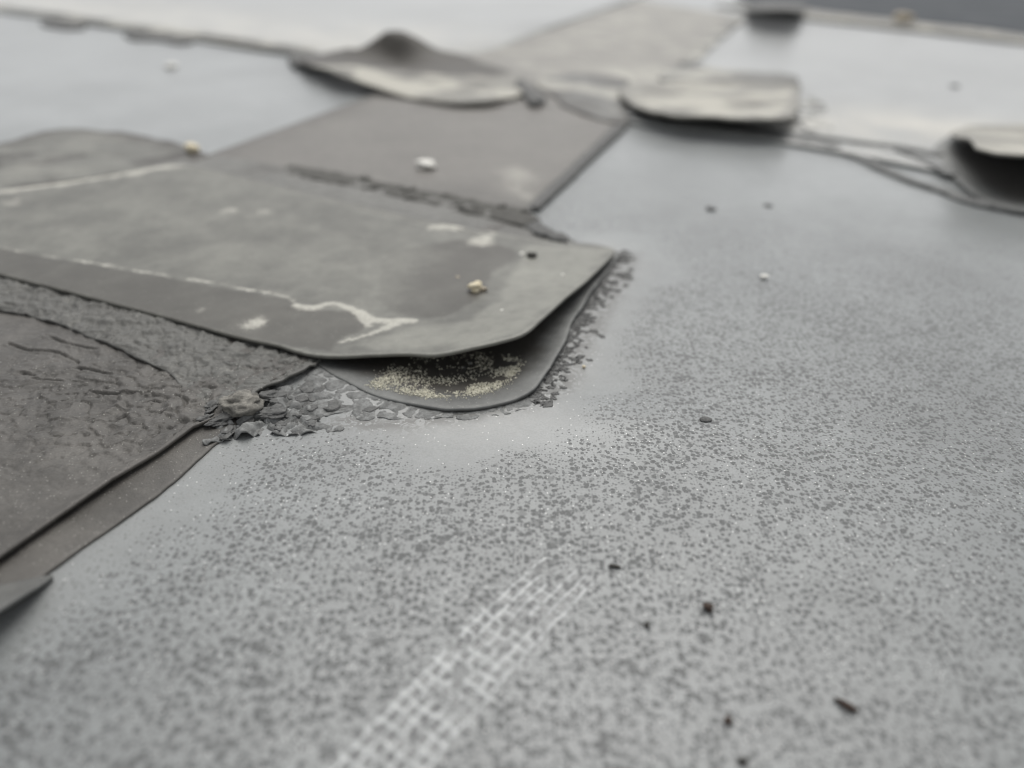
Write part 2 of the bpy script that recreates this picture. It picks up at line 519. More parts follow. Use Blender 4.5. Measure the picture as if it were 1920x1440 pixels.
WHITE = simple_material('white stone', (0.68, 0.67, 0.62), (0.82, 0.81, 0.77), 1.2, .7, .1)
YELLOW = simple_material('yellow stone', (0.50, 0.42, 0.27), (0.78, 0.72, 0.56), .9, .6, .15)
BROWN = simple_material('brown crumb', (0.025, 0.018, 0.014), (0.075, 0.05, 0.038), .5, .8, .2)
DARK = simple_material('dark crumb', (0.03, 0.03, 0.028), (0.07, 0.068, 0.06), .6, .8, .2)
TAN = simple_material('tan grit', (0.30, 0.25, 0.18), (0.5, 0.45, 0.36), .6, .8, .15)

# ------------------------------------------------------------------ outlines shared by several pieces (pixel, pixel, height mm)
UP_OUT = GP([(0, 357, 4.6), (120, 342, 4.6), (230, 325, 4.6), (318, 309, 4.6), (352, 310, 4.6), (440, 331, 4.6), (560, 360, 4.6), (720, 396, 4.6), (850, 424, 4.6),
             (960, 442, 4.2), (1060, 456, 3.6), (1125, 461, 3.6), (1149, 466, 4.2), (1150, 474, 5.0), (1128, 497, 6.5), (1098, 525, 8), (1060, 556, 10), (1020, 592, 12), (987, 621, 12.7), (966, 631, 12.6), (900, 648, 11.4),
             (820, 664, 9.0), (760, 662, 7.2), (700, 664, 6.4), (640, 667, 5.4), (580, 663, 4.9), (520, 645, 4.7), (460, 633, 4.6), (380, 612, 4.6), (300, 590, 4.6), (180, 559, 4.6), (80, 533, 4.6), (0, 513, 4.6), (-130, 478, 4.6), (-260, 446, 4.6), (-270, 420, 4.6), (-160, 385, 4.6)])
LOW_OUT = GP([(520, 655, .6), (575, 672, 1.1), (630, 705, 1.2), (700, 738, 1.4), (770, 756, 1.8), (830, 765, 2.1), (890, 763, 2.4), (950, 752, 2.6), (997, 731, 2.9), (1028, 695, 3.2), (1053, 650, 3.4),
              (1070, 608, 3.4), (1098, 560, 3.2), (1128, 518, 2.9), (1152, 488, 2.6), (1158, 474, 2.4), (1130, 462, 1.8), (1060, 452, 1.0), (960, 436, .6), (800, 420, .5), (520, 470, .5), (420, 570, .5)])
STRIP_R = GP([(-320, 1290), (-150, 1165), (0, 1062), (110, 985), (215, 915), (300, 860), (365, 815), (420, 785), (470, 752), (530, 717), (580, 688), (650, 645), (800, 535), (900, 462), (1000, 390),
              (1080, 318), (1170, 232), (1290, 122), (1390, 33)])
OUTER_R = GP([(-320, 1370), (-150, 1240), (0, 1133), (50, 1105), (120, 1058), (170, 1020), (235, 975), (290, 935), (330, 903), (380, 858), (405, 836), (440, 805)])

# ------------------------------------------------------------------ setting: the membrane
def lines_nonuniform(lo, d0, d1, hi, step, growth):
    a = list(np.arange(d0, d1, step))
    s = step; p = a[-1]
    while p < hi: s *= growth; p += s; a.append(p)
    s = step; p = a[0]; b = []
    while p > lo: s *= growth; p -= s; b.append(p)
    return np.array(b[::-1] + a)

def membrane_z(x, y):
    r = np.hypot(x, y)
    d, _ = dline(x, y, np.vstack([LOW_OUT[1:17]]))
    z = 0.9 * np.exp(-(d / 16) ** 2)                                     # rubber pulled up along the patch
    z = z + fbm(x, y, 70, 2, 3) * .55 * sstep(10, 60, d) * sstep(60, 300, r) + fbm(x, y, 420, 2, 8) * 2.6 * sstep(350, 1400, r)
    c = G(1150, 790); z = z + 1.1 * np.exp(-(((x - c[0]) / 26) ** 2 + ((y - c[1]) / 12) ** 2))
    return z
xs = lines_nonuniform(-60000, -230, 300, 60000, 2.4, 1.05)
ys = lines_nonuniform(-30000, 40, 430, 60000, 2.0, 1.05)
gx, gy = np.meshgrid(xs, ys)
fx, fy = gx.ravel(), gy.ravel()
zz = membrane_z(fx, fy)
nx_, ny_ = len(xs), len(ys)
idx = np.arange(nx_ * ny_).reshape(ny_, nx_)
fc = np.stack([idx[:-1, :-1], idx[:-1, 1:], idx[1:, 1:], idx[1:, :-1]], -1).reshape(-1, 4)
dl, _ = dline(fx, fy, LOW_OUT[1:17])
ds, _ = dline(fx, fy, OUTER_R)
spk = sstep(9, 34, dl + fbm(fx, fy, 14, 3, 4) * 12) * (0.25 + .75 * sstep(2, 26, ds + fbm(fx, fy, 12, 3, 5) * 8))
spk = spk * (0.92 + .2 * fbm(fx, fy, 60, 3, 6)) * (1 - .85 * sstep(255, 470, np.hypot(fx, fy)))
dust = .75 * np.exp(-(dl / 11) ** 2) + .35 * np.exp(-(ds / 12) ** 2) + .25 * np.exp(-(dl / 28) ** 2)
ch = catmull(GP([(1175, 232), (1300, 240), (1460, 262), (1580, 300), (1700, 340), (1880, 392)]), 10, False)
dc, _ = dline(fx, fy, ch)
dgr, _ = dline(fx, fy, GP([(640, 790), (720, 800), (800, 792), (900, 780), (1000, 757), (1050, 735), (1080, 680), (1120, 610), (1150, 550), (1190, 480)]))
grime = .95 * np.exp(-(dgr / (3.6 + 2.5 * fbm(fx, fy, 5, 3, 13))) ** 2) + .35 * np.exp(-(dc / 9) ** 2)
roof = mesh_obj('roof_membrane', np.stack([fx, fy, zz], -1), fc, MEM, origin=(0, 0, 0),
                attrs={'speckle': np.clip(spk, 0, 1.1), 'dust': np.clip(dust, 0, 1), 'grime': np.clip(grime, 0, 1)})
tag(roof, 'grey speckled rubber roof membrane', kind='structure')

# overlapping sheets beyond the two cross seams, and a far right sheet darkened for a dim reflection
def plain_sheet(name, pts, thick, mat, sp, wave=0.0, label=None, silt=None):
    def sa(x, y):
        z0 = np.zeros_like(x)
        si = z0 if silt is None else sum(w * np.exp(-(dline(x, y, GP(l))[0] / r) ** 2) for l, r, w in silt)
        return {'speckle': z0 + .12, 'dust': z0, 'grime': z0, 'silt': np.clip(si, 0, 1)}
    o = sheet(name, pts, sp, thick, mat, attrf=sa, closed_smooth=True, relief=(lambda x, y: fbm(x, y, 300, 2, 12) * wave))
    return tag(o, label, kind='structure')
def seg(pts, step):
    pts = np.asarray(pts, float); out = []
    for a, b in zip(pts, np.roll(pts, -1, 0)):
        k = max(1, int(np.linalg.norm(b - a) / step))
        out += [a + (b - a) * i / k for i in range(k)]
    return np.array(out)
plain_sheet('membrane_sheet', seg(GP([(1180, 226, 2.4), (1330, 246, 2.4), (1480, 268, 2.4), (1620, 292, 2.4), (1790, 325, 2.4), (2050, 375, 2.4), (2900, 330, 2.4), (2350, 132, 2.4), (1940, 88, 2.4), (1700, 60, 2.4), (1394, 30, 2.4), (1290, 120, 2.4)]), 60),
            2.4, MEM_FAR, 24, 1.0, 'overlapping grey membrane sheet beyond the right seam', [([(1500, 232), (1650, 240), (1800, 250), (1950, 270)], 55, 1.0)])
plain_sheet('membrane_sheet', seg(GP([(-900, -88, 4.0), (-300, -18, 4.0), (0, 20, 4.0), (200, 46, 4.0), (400, 76, 4.0), (570, 100, 4.0), (700, 118, 4.0), (900, 96, 4.0), (1180, 0, 4.0), (1260, -30, 4.0)]), 90),
            3.0, MEM_FAR, 50, 1.5, 'pale membrane sheet beyond the far left seam', [([(-100, -10), (200, 28), (560, 85), (680, 80)], 150, .75)])
plain_sheet('darkened_membrane', seg(GP([(1380, -4, 3.0), (1500, 22, 3.0), (1640, 36, 3.0), (1790, 50, 3.0), (1960, 68, 3.0), (2300, 96, 3.0), (2700, 60, 3.0), (2200, -35, 3.0), (1800, -50, 3.0), (1420, -38, 3.0)]), 110),
            3.0, DIM_REFLECTION, 60, 2.0, 'far right section of roof with a dim reflection painted in dark slate')

# ------------------------------------------------------------------ the long seam strip
def rib_noise(a, wl, amp, seed):
    return lambda x, y: fbm(x, y, wl, 4, seed) * amp
left_edge = GP([(1198, 2), (1120, 26), (1000, 65), (900, 100), (800, 140), (690, 187), (560, 235), (420, 287), (250, 350), (0, 440), (-500, 640), (-900, 900)])
right_edge = STRIP_R[::-1]
near_R = STRIP_R[:11]
# carved gouges on the near stretch
GOUGE = [catmull(GP(p), 1.0, False) for p in (
    [(36, 709), (52, 711), (72, 716)], [(62, 721), (85, 722), (105, 724), (124, 727)], [(143, 702), (165, 703), (190, 708), (214, 711)],
    [(20, 655), (60, 668), (110, 672), (150, 690)], [(170, 742), (230, 748), (280, 742)], [(330, 748), (350, 762), (345, 780)], [(90, 640), (130, 655), (190, 668)], [(270, 765), (285, 760), (300, 762)], [(212, 802), (225, 795), (240, 790)])]
def strip_relief(x, y):
    near = sstep(430, 300, y)
    dr, _ = dline(x, y, near_R)
    t = near * (fbm(x, y, 9, 5, 21) * .3 + (ridged(x + fbm(x, y, 9, 2, 23) * 6, y * 1.6, 13, 4, 24) - .7) * .5)
    c = G(250, 760); w = np.exp(-(((x - c[0]) / 44) ** 2 + ((y - c[1]) / 30) ** 2))      # cracked end near the tape
    e = np.exp(-(dr / 16) ** 2) * sstep(150, 185, y) * near
    k = np.clip(w + e, 0, 1)
    t = t + k * ((ridged(x + fbm(x, y, 6, 2, 2) * 5, y, 9, 4, 22) - .7) * 2.8)
    f1, f2 = worley(x + fbm(x, y, 5, 3, 26) * 5, y * 1.5 + fbm(x, y, 5, 3, 27) * 5, 9.0, 28)
    t = t - k * .9 * np.exp(-((f2 - f1) / .065) ** 2)
    for i, gl in enumerate(GOUGE):
        d, tt = dline(x, y, gl)
        wd = .36 * np.sin(np.pi * np.clip(tt, .06, .94)) + .1
        t = t - near * 1.2 * np.exp(-((d + fbm(x, y, 2, 2, 5) * .25) / wd) ** 2) + near * .22 * np.exp(-((d - 1.0) / .6) ** 2)
    t = t + near * .95 * np.exp(-(dr / 2.6) ** 2)                       # rim standing up a little
    return t
def strip_attr(x, y):
    dust = .35 * np.clip(fbm(x, y, 22, 3, 44) * 1.6, 0, 1)
    for p, r in (((800, 310), 0), ((970, 335), 11), ((985, 372), 9), ((1190, 160), 40)):
        if r:
            c = G(*p); dust = dust + .9 * np.exp(-(((x - c[0]) / r) ** 2 + ((y - c[1]) / (r * 2.2)) ** 2)) * (.6 + .6 * fbm(x, y, 9, 3, 9))
    far = sstep(420, 900, y)
    return {'dust': np.clip(dust + far * .5, 0, 1), 'stain_shade': np.clip(.35 * np.exp(-(dline(x, y, left_edge)[0] / 26) ** 2) + .25 * np.clip(fbm(x, y, 40, 3, 46), 0, 1), 0, 1),
            'pale': np.clip(sstep(340, 420, y) * .75, 0, 1)}
seam = empty('seam_strip', (*G(600, 560)[:2], 0))
tag(seam, 'long grey rubber seam strip running diagonally away under the curled patch', 'seam strip')
ol = np.vstack([right_edge, left_edge[::-1]])[:]
so = seg(np.column_stack([ol[:, :2], np.full(len(ol), 2.2)]), 25)
near_poly = GP([(-40, 560), (330, 560), (600, 640), (600, 700), (300, 900), (-60, 1130)])[:, :2]
sheet('cover_strip', so, 12, 1.1, STRIP, parent=seam, relief=strip_relief, attrf=strip_attr, fine=(0.55, near_poly), rough_edge=.9, edge_wl=9,
      zctrl=[(*p[:2], 2.2) for p in so[::6]])
# lower ledge showing along the near right edge
led = np.vstack([np.column_stack([OUTER_R[:, :2], np.full(len(OUTER_R), .75)]), np.column_stack([(STRIP_R[:9, :2] + np.array([-9, 5]))[::-1], np.full(9, .75)])])
sheet('backing_strip', led, 1.2, .9, STRIP, parent=seam, rough_edge=.7, edge_wl=8, relief=lambda x, y: fbm(x, y, 5, 4, 31) * .22,
      attrf=lambda x, y: {'dust': np.clip(.5 * fbm(x, y, 9, 3, 33), 0, 1), 'stain_shade': np.zeros_like(x), 'pale': np.full_like(x, .1)}, zctrl=[(*p[:2], .8) for p in led[::2]])

# ------------------------------------------------------------------ cracked cross tape on the strip
TAPE_NEAR = GP([(-260, 520), (-100, 556), (0, 578), (60, 590), (130, 614), (180, 633), (220, 650), (265, 672), (310, 694)])
tape_out = GP([(-260, 520, 3.3), (-100, 556, 3.3), (0, 578, 3.3), (60, 590, 3.3), (130, 614, 3.3), (180, 633, 3.3), (220, 650, 3.2), (265, 672, 3.0), (310, 694, 2.3), (345, 725, 1.5), (385, 752, 1.6), (425, 762, 2.6),
               (455, 744, 3.4), (500, 722, 3.5), (540, 704, 3.5), (582, 686, 3.3), (600, 668, 3.0), (700, 600, 2.2), (960, 455, 1.7), (1080, 452, 1.1), (1062, 444, 1.0), (1010, 424, 1.4), (985, 406, 1.9), (900, 388, 2.6), (800, 367, 2.8), (700, 346, 2.8), (600, 324, 2.8), (500, 306, 2.8), (405, 293, 2.8), (330, 300, 2.8), (0, 400, 2.8), (-260, 460, 2.8)])
TCRK = [catmull(GP(p), 1.0, False) for p in ([(382, 730), (395, 736), (412, 738), (430, 728)], [(460, 700), (500, 704), (520, 698), (540, 694)], [(475, 715), (505, 707), (530, 705), (560, 692)])]
def tape_relief(x, y):
    nr = sstep(330, 270, y)
    t = fbm(x, y, 3.5, 4, 51) * .5 + (ridged(x + fbm(x, y, 5, 2, 3) * 4, y * 1.1, 6.5, 5, 52) - .68) * 2.2
    f1, f2 = worley(x + fbm(x, y, 3, 2, 6) * 2, y + fbm(x, y, 3, 2, 7) * 2, 5.0, 53)
    t = t - .5 * np.exp(-((f2 - f1) / .09) ** 2)
    t = t * (.45 + .55 * nr) + (1 - nr) * 0
    for gl in TCRK:
        d, tt = dline(x, y, gl); t = t - 1.2 * np.exp(-(d / .5) ** 2)
    d, _ = dline(x, y, TAPE_NEAR)
    return np.clip(t, -1.5, .9) + .35 * np.exp(-(d / 1.6) ** 2) * nr
vis = GP([(-60, 470), (300, 560), (560, 630), (620, 660), (600, 700), (430, 775), (330, 740), (-60, 610)])[:, :2]
tape = sheet('cracked_tape', tape_out, 2.6, 1.0, TAPE, relief=tape_relief, fine=(0.5, vis), rough_edge=1.0, edge_wl=3.0,
             attrf=lambda x, y: {'dust': np.clip(.35 * sstep(.2, .7, fbm(x, y, 5, 4, 55)) + .08, 0, 1), 'stain_shade': np.clip(.5 * fbm(x, y, 18, 3, 56) + .55 * np.exp(-(dline(x, y, GP([(500, 325), (700, 350), (860, 383), (990, 400)]))[0] / 11) ** 2), 0, 1),
                                 'pale': np.clip(sstep(300, 360, y) * .45 + .25, 0, 1)})
tag(tape, 'dark cracked cross tape with crumbled edges showing below the curled patch', 'tape')

# ------------------------------------------------------------------ lower patch of the curled corner
low_ctrl = [(*G(820, 735)[:2], 1.0), (*G(940, 720)[:2], 1.1), (*G(1010, 660)[:2], 1.6), (*G(1060, 575)[:2], 1.7), (*G(1110, 520)[:2], 1.6), (*G(800, 640)[:2], .9), (*G(900, 600)[:2], .9), (*G(700, 560)[:2], .7), (*G(980, 520)[:2], .9)]
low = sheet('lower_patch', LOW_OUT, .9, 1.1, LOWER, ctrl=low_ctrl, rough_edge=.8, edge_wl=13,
            relief=lambda x, y: fbm(x, y, 16, 5, 61) * .7,
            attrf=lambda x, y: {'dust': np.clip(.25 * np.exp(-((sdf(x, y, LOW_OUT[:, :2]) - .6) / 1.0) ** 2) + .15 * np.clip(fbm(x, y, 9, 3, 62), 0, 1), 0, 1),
                                'stain_shade': np.clip(.95 * sstep(2.5, 12, sdf(x, y, LOW_OUT[:, :2]) + fbm(x, y, 8, 3, 63) * 3) * sstep(310, 240, y), 0, 1), 'pale': np.clip(.35 * np.exp(-(sdf(x, y, LOW_OUT[:, :2]) / 3.5) ** 2), 0, 1)})  # shade under the curled corner painted in as a dark interior
tag(low, 'thin grey lower patch with rounded corner under the curled patch, edged by crumbs', 'patch', 'rubber patches stuck over the seams')

# ------------------------------------------------------------------ the curled upper patch
tide = catmull(GP([(-200, 425, 4.6), (0, 462, 4.6), (70, 478, 4.6), (170, 492, 4.6), (260, 508, 4.6), (340, 522, 4.6), (400, 530, 4.6), (450, 541, 4.6), (500, 548, 4.6), (535, 556, 4.6), (558, 572, 4.6)]), 2, False)
tide2 = catmull(GP([(552, 574, 4.6), (590, 578, 4.6), (620, 570, 4.6), (650, 577, 4.6), (676, 588, 4.8), (700, 600, 5), (740, 603, 4.5), (775, 603, 5)]), 2, False)
tide3 = catmull(GP([(738, 610, 5), (705, 622, 5), (675, 632, 5), (640, 640, 5)]), 2, False)
tide4 = catmull(GP([(676, 588, 4.9), (684, 606, 4), (690, 616, 4)]), 2, False)
crease = catmull(GP([(355, 318, 4.6), (460, 340, 4.6), (600, 372, 4.6), (720, 402, 4.6), (800, 420, 4.6), (860, 432, 4.6), (900, 440, 4.6)]), 2, False)
crease2 = catmull(GP([(820, 428, 4.6), (870, 424, 4.6), (905, 420, 4.6), (925, 428, 4.6), (915, 444, 4.6), (898, 455, 4.6)]), 2, False)
leftdust = catmull(GP([(0, 356, 4.6), (120, 342, 4.6), (230, 325, 4.6), (330, 307, 4.6), (400, 296, 4.6)]), 2, False)
st_poly = GP([(720, 470, 4.6), (800, 455, 4.6), (870, 450, 4.6), (935, 455, 4.6), (975, 470, 4.6), (955, 500, 4), (925, 515, 4), (905, 545, 5), (870, 590, 6), (800, 605, 5), (740, 590, 4), (710, 555, 4.6), (700, 515, 4.6)])[:, :2]
pale_poly = GP([(985, 455, 4.6), (1150, 468, 4), (1060, 556, 9), (985, 622, 12), (900, 645, 11), (700, 660, 6), (660, 648, 5), (780, 610, 6), (880, 600, 8), (925, 560, 7), (955, 520, 5), (975, 490, 4)])[:, :2]
dark_poly = GP([(-200, 432, 4.6), (0, 466, 4.6), (260, 512, 4.6), (450, 545, 4.6), (545, 562, 4.6), (560, 580, 4.6), (660, 585, 4.6), (690, 615, 4), (640, 642, 4), (620, 664, 4), (480, 640, 4.6), (0, 515, 4.6), (-200, 470, 4.6)])[:, :2]
def up_attr(x, y):
    def ln(pl, w, s=1.0, j=1.0, seed=1):
        d, t = dline(x, y, pl)
        ww = w * (.45 + .9 * vnoise(x / 6, y / 6, seed + 70))
        return s * np.exp(-((d + fbm(x, y, 3, 3, seed) * j) / ww) ** 2)
    dust = ln(tide, 1.05, .95, 1.6, 1) * np.clip(.75 + .9 * fbm(x, y, 9, 3, 24), .15, 1) + ln(tide2, 2.3, 1.0, 1.1, 2) + ln(tide3, 2.0, .9, 1.2, 3) + ln(tide4, 2.0, .9, 1, 4)
    dust = dust + ln(crease, 1.4, .35, 1.2, 5) + ln(crease2, 5.0, 1.1, 3, 6) + ln(leftdust, 7, 1.2, 2.5, 7)
    for p, r, s in (((470, 607), 4.2, .75), ((490, 600), 3, .7), ((430, 395), 4.0, .8), ((495, 397), 3.2, .8), ((465, 405), 4, .5), ((375, 582), 2.2, .5), ((30, 378), 6, .7)):
        c = G(*p, 4.6); dust = dust + s * np.exp(-(np.hypot(x - c[0], (y - c[1]) * .8) / r) ** 2) * (1 + .8 * fbm(x, y, 3, 3, 15))
    dust = dust + .22 * np.clip(fbm(x, y * 1.6, 24, 4, 16) + .1, 0, 1)
    rimd = sdf(x, y, UP_OUT[:, :2])
    stain_shade = sstep(-.6, 2.2, sdf(x, y, st_poly) + fbm(x, y, 12, 5, 17) * 5) * (.25 + .75 * sstep(G(715, 520, 4.6)[0], G(860, 520, 4.6)[0], x))
    brown = stain_shade * (.85 + .4 * fbm(x, y, 25, 2, 18))
    c = G(760, 500, 3); brown = np.maximum(brown, .0)
    dk = .68 * sstep(-1, 1.2, sdf(x, y, dark_poly) + fbm(x, y, 5, 3, 19) * 1.5)
    pale = .62 * sstep(-2, 3, sdf(x, y, pale_poly) + fbm(x, y, 8, 4, 20) * 3) + .25 * np.clip(fbm(x, y, 30, 3, 22) + .3, 0, 1) * (1 - dk * 2)
    pale = pale + .4 * np.exp(-((rimd - .4) / .7) ** 2)
    return {'dust': np.clip(dust, 0, 1), 'stain_shade': np.clip(np.maximum(brown, dk), 0, 1), 'pale': np.clip(pale * (1 - stain_shade), 0, 1)}
up_ctrl = [(*G(p[0], p[1], p[2])[:2], p[2]) for p in ((200, 400, 4.6), (200, 500, 4.6), (400, 450, 4.6), (500, 400, 4.6), (500, 520, 4.6), (650, 450, 4.6), (650, 560, 4.7), (750, 520, 4.6), (800, 600, 5.6), (850, 500, 4.7), (900, 560, 5.9), (960, 500, 4.9), (1020, 500, 5.3), (980, 560, 7.2), (0, 430, 4.6), (-150, 430, 4.6))]
def up_relief(x, y):
    t = fbm(x, y, 26, 3, 71) * .25
    d, _ = dline(x, y, crease); t = t - .35 * np.exp(-(d / 1.2) ** 2)
    d, _ = dline(x, y, crease2); t = t + .5 * np.exp(-(d / 3) ** 2)
    d, _ = dline(x, y, tide2); t = t + .25 * np.exp(-(d / 2) ** 2)
    return t
upp = sheet('curled_patch', UP_OUT, .75, 1.25, PATCH, ctrl=up_ctrl, relief=up_relief, attrf=up_attr, rough_edge=.22, edge_wl=14)
tag(upp, 'large grey rubber patch with curled front corner and white dust tide line', 'patch', 'rubber patches stuck over the seams')

# ------------------------------------------------------------------ worn left patch
worn_out = GP([(-260, 330, 1.6), (-120, 300, 1.6), (0, 270, 1.8), (60, 252, 2.0), (130, 241, 2.2), (200, 246, 2.2), (260, 252, 2.2), (320, 264, 2.2), (365, 282, 2.4), (392, 293, 2.6), (340, 306, 2.6), (220, 326, 2.8), (80, 345, 2.8), (0, 358, 2.8), (-140, 384, 2.6), (-270, 405, 2.4)])
worn_line = catmull(GP([(0, 272), (60, 254), (130, 243), (200, 248), (260, 254), (320, 266), (385, 292)]), 4, False)
def worn_attr(x, y):
    d, _ = dline(x, y, worn_line)
    b = fbm(x, y, 22, 4, 81)
    return {'dust': np.clip(.42 * sstep(-.05, .3, b) * sstep(5, 14, d), 0, 1), 'stain_shade': np.clip(1.1 * np.exp(-((d + 9 * fbm(x, y, 14, 3, 84)) / 13) ** 2) + .9 * sstep(.1, .24, fbm(x, y, 26, 5, 83)), 0, 1), 'pale': np.full_like(x, .1)}
worn = sheet('worn_patch', worn_out, 2.0, 1.2, PATCH, attrf=worn_attr, relief=lambda x, y: fbm(x, y, 15, 5, 82) * .7, rough_edge=3.0, edge_wl=12)
tag(worn, 'worn mottled patch with round dark edge at the left, behind the dust line', 'patch', 'rubber patches stuck over the seams')

# ------------------------------------------------------------------ patches farther up the strip
def far_attr(seed, lo=.0):
    return lambda x, y: {'dust': np.clip(.85 * sstep(-.12, .3, fbm(x, y, 38, 5, seed)) + lo, 0, 1), 'stain_shade': np.clip(.8 * sstep(.04, .18, fbm(x, y, 40, 5, seed + 3)), 0, 1), 'pale': np.full_like(x, .4)}
p2_out = GP([(560, 107, 8), (600, 124, 13), (650, 141, 13), (700, 159, 9), (760, 178, 5), (810, 188, 4.5), (860, 194, 5), (920, 192, 5.5), (965, 180, 5.5), (988, 162, 5), (975, 142, 4), (940, 128, 4), (900, 116, 6), (860, 103, 11), (820, 90, 16), (785, 72, 23), (757, 58, 27), (722, 59, 26), (697, 78, 19), (670, 92, 11), (620, 98, 7)])
_ya, _yb = G(640, 108, 8)[1] + 14, G(880, 112, 7)[1] + 14
for _i, (_px, _py) in zip(range(15, 22), ((860, 103), (820, 90), (785, 72), (757, 58), (722, 59), (697, 78), (670, 92))):
    _j = int(np.argmin([abs(q[0] / q[1] - G(_px, _py)[0] / G(_px, _py)[1]) + abs((CAM_H - q[2]) / q[1] - CAM_H / G(_px, _py)[1]) for q in p2_out]))
    _y = _ya + (_yb - _ya) * (_px - 640) / 240
    p2_out[_j] = G(_px, _py, float(np.clip(CAM_H * (1 - _y / G(_px, _py)[1]), 6, 34)))
p2_ctrl = [(*G(p[0], p[1], p[2])[:2], p[2]) for p in ((700, 118, 9), (800, 122, 7), (780, 150, 6), (880, 150, 5), (740, 105, 10), (650, 115, 10))]
def p2_attr(x, y):
    a = far_attr(101, .2)(x, y)
    d, _ = dline(x, y, p2_out[16:21] if False else GP([(660, 96, 13), (690, 88, 17), (722, 64, 25), (757, 62, 26), (785, 76, 22), (830, 94, 14), (865, 103, 10)])); w = sstep(95, 60, d + 20 * fbm(x, y, 40, 3, 108))
    a['dust'] = a['dust'] * (1 - w); a['stain_shade'] = np.clip(a['stain_shade'] * .5 + w * 1.15, 0, 1); a['pale'] = a['pale'] * (1 - w)  # raised edge darkened: its weaker sky reflection is painted into the colour
    return a
p2 = sheet('curled_patch', p2_out, 5, 2.2, FARP, ctrl=p2_ctrl, attrf=p2_attr, relief=lambda x, y: fbm(x, y, 45, 5, 103) * 3.0, rough_edge=5, edge_wl=40)
tag(p2, 'dusty patch across the strip with its back edge curled up into a dark peak', 'patch', 'rubber patches stuck over the seams')

p3_out = GP([(1168, 172, 7), (1172, 188, 9), (1200, 202, 11), (1240, 210, 13), (1300, 216, 15), (1370, 219, 16), (1430, 221, 17), (1475, 218, 17), (1490, 205, 14), (1497, 185, 10), (1498, 166, 7), (1490, 154, 5), (1420, 151, 5), (1340, 150, 4), (1250, 150, 4), (1195, 155, 5)])
p3 = sheet('curled_patch', p3_out, 5, 2.4, FARP, attrf=lambda x, y: {'dust': np.clip(.62 + 1.1 * fbm(x, y, 34, 5, 110), 0, 1) * sstep(1, 9, sdf(x, y, p3_out[:, :2])), 'stain_shade': np.clip(.9 * np.exp(-(dline(x, y, GP([(1350, 153, 5), (1420, 155, 5), (1488, 158, 5)]))[0] / 14) ** 2) + .6 * sstep(.12, .25, fbm(x, y, 36, 5, 113)), 0, 1), 'pale': np.full_like(x, .6)},
           ctrl=[(*G(p[0], p[1], p[2])[:2], p[2]) for p in ((1250, 180, 7), (1350, 182, 8), (1430, 185, 9))], relief=lambda x, y: fbm(x, y, 45, 5, 111) * 3.0, rough_edge=5, edge_wl=40)
tag(p3, 'cream dusted patch with lifted straight front edge, right of the strip', 'patch', 'rubber patches stuck over the seams')

p4l_out = GP([(1752, 282, 3), (1775, 312, 3), (1800, 340, 3), (1840, 368, 3), (1880, 386, 3), (1930, 395, 3), (2010, 392, 3), (2120, 365, 3), (2200, 325, 3), (2120, 265, 3), (1940, 246, 3), (1800, 250, 3)])
p4l = sheet('lower_patch', p4l_out, 3, 2.4, LOWER, attrf=lambda x, y: {'dust': np.clip(.4 + .6 * fbm(x, y, 30, 3, 120), 0, 1) * .35, 'stain_shade': np.clip(.95 * sstep(2, 20, sdf(x, y, p4l_out[:, :2])), 0, 1), 'pale': np.full_like(x, .4)}, rough_edge=.8, edge_wl=20)  # shadow of the lifted flap painted into the inner area
tag(p4l, 'grey lower patch in the shade of the lifted flap at the right edge', 'patch', 'rubber patches stuck over the seams')
p4_out = GP([(1784, 246, 10), (1800, 252, 16), (1822, 262, 21), (1842, 276, 25), (1870, 283, 26), (1930, 290, 27), (2010, 300, 26), (2100, 302, 20), (2190, 292, 10), (2180, 262, 5), (2080, 244, 4), (1980, 236, 4), (1900, 234, 4.5), (1830, 236, 6)])
p4 = sheet('curled_patch', p4_out, 3, 1.8, FARP, attrf=lambda x, y: {'dust': np.clip(.6 + .7 * fbm(x, y, 40, 3, 125), 0, 1), 'stain_shade': np.clip(.6 * sstep(.2, .5, fbm(x, y, 40, 3, 126)), 0, 1), 'pale': np.full_like(x, .5)}, rough_edge=3, edge_wl=30, relief=lambda x, y: fbm(x, y, 35, 5, 128) * 2.2)
tag(p4, 'patch lifted high above deep black shadow at the right picture edge', 'patch', 'rubber patches stuck over the seams')

p5_out = GP([(1402, 14, 10), (1408, 17, 22), (1440, 18, 30), (1480, 18, 32), (1500, 20, 26), (1508, 14, 12), (1500, 6, 6), (1450, 3, 5), (1410, 5, 6)])
p5 = sheet('curled_patch', p5_out, 10, 4, SEAL, rough_edge=2, edge_wl=60)
tag(p5, 'small dark curled patch at the top, where strip meets darkened section', 'patch', 'rubber patches stuck over the seams')

# ------------------------------------------------------------------ cross seam strips and sealant at the back
def ribbon(name, line, widths, z, thick, mat, label, cat, attrseed, group=None, sp=6, wob=1.5, parent=None):
    c = catmull(line, sp * 1.5, False)[:, :2]
    tg = np.gradient(c, axis=0); nn = np.stack([-tg[:, 1], tg[:, 0]], -1) / (np.linalg.norm(tg, axis=1)[:, None] + 1e-9)
    w = np.interp(np.linspace(0, 1, len(c)), np.linspace(0, 1, len(widths)), widths)[:, None] / 2
    o = np.vstack([c + nn * w, (c - nn * w)[::-1]])
    o = np.column_stack([o, np.full(len(o), z)])
    st = max(1, len(o) // 60)
    s = sheet(name, o, sp, thick, mat, closed_smooth=True, attrf=far_attr(attrseed, .1) if attrseed else None, rough_edge=wob, edge_wl=sp * 3, parent=parent,
              zctrl=[tuple(p) for p in o[::st]], relief=lambda x, y: fbm(x, y, sp * 2.5, 3, attrseed + 2) * thick * .35)
    return tag(s, label, cat, group) if label else s
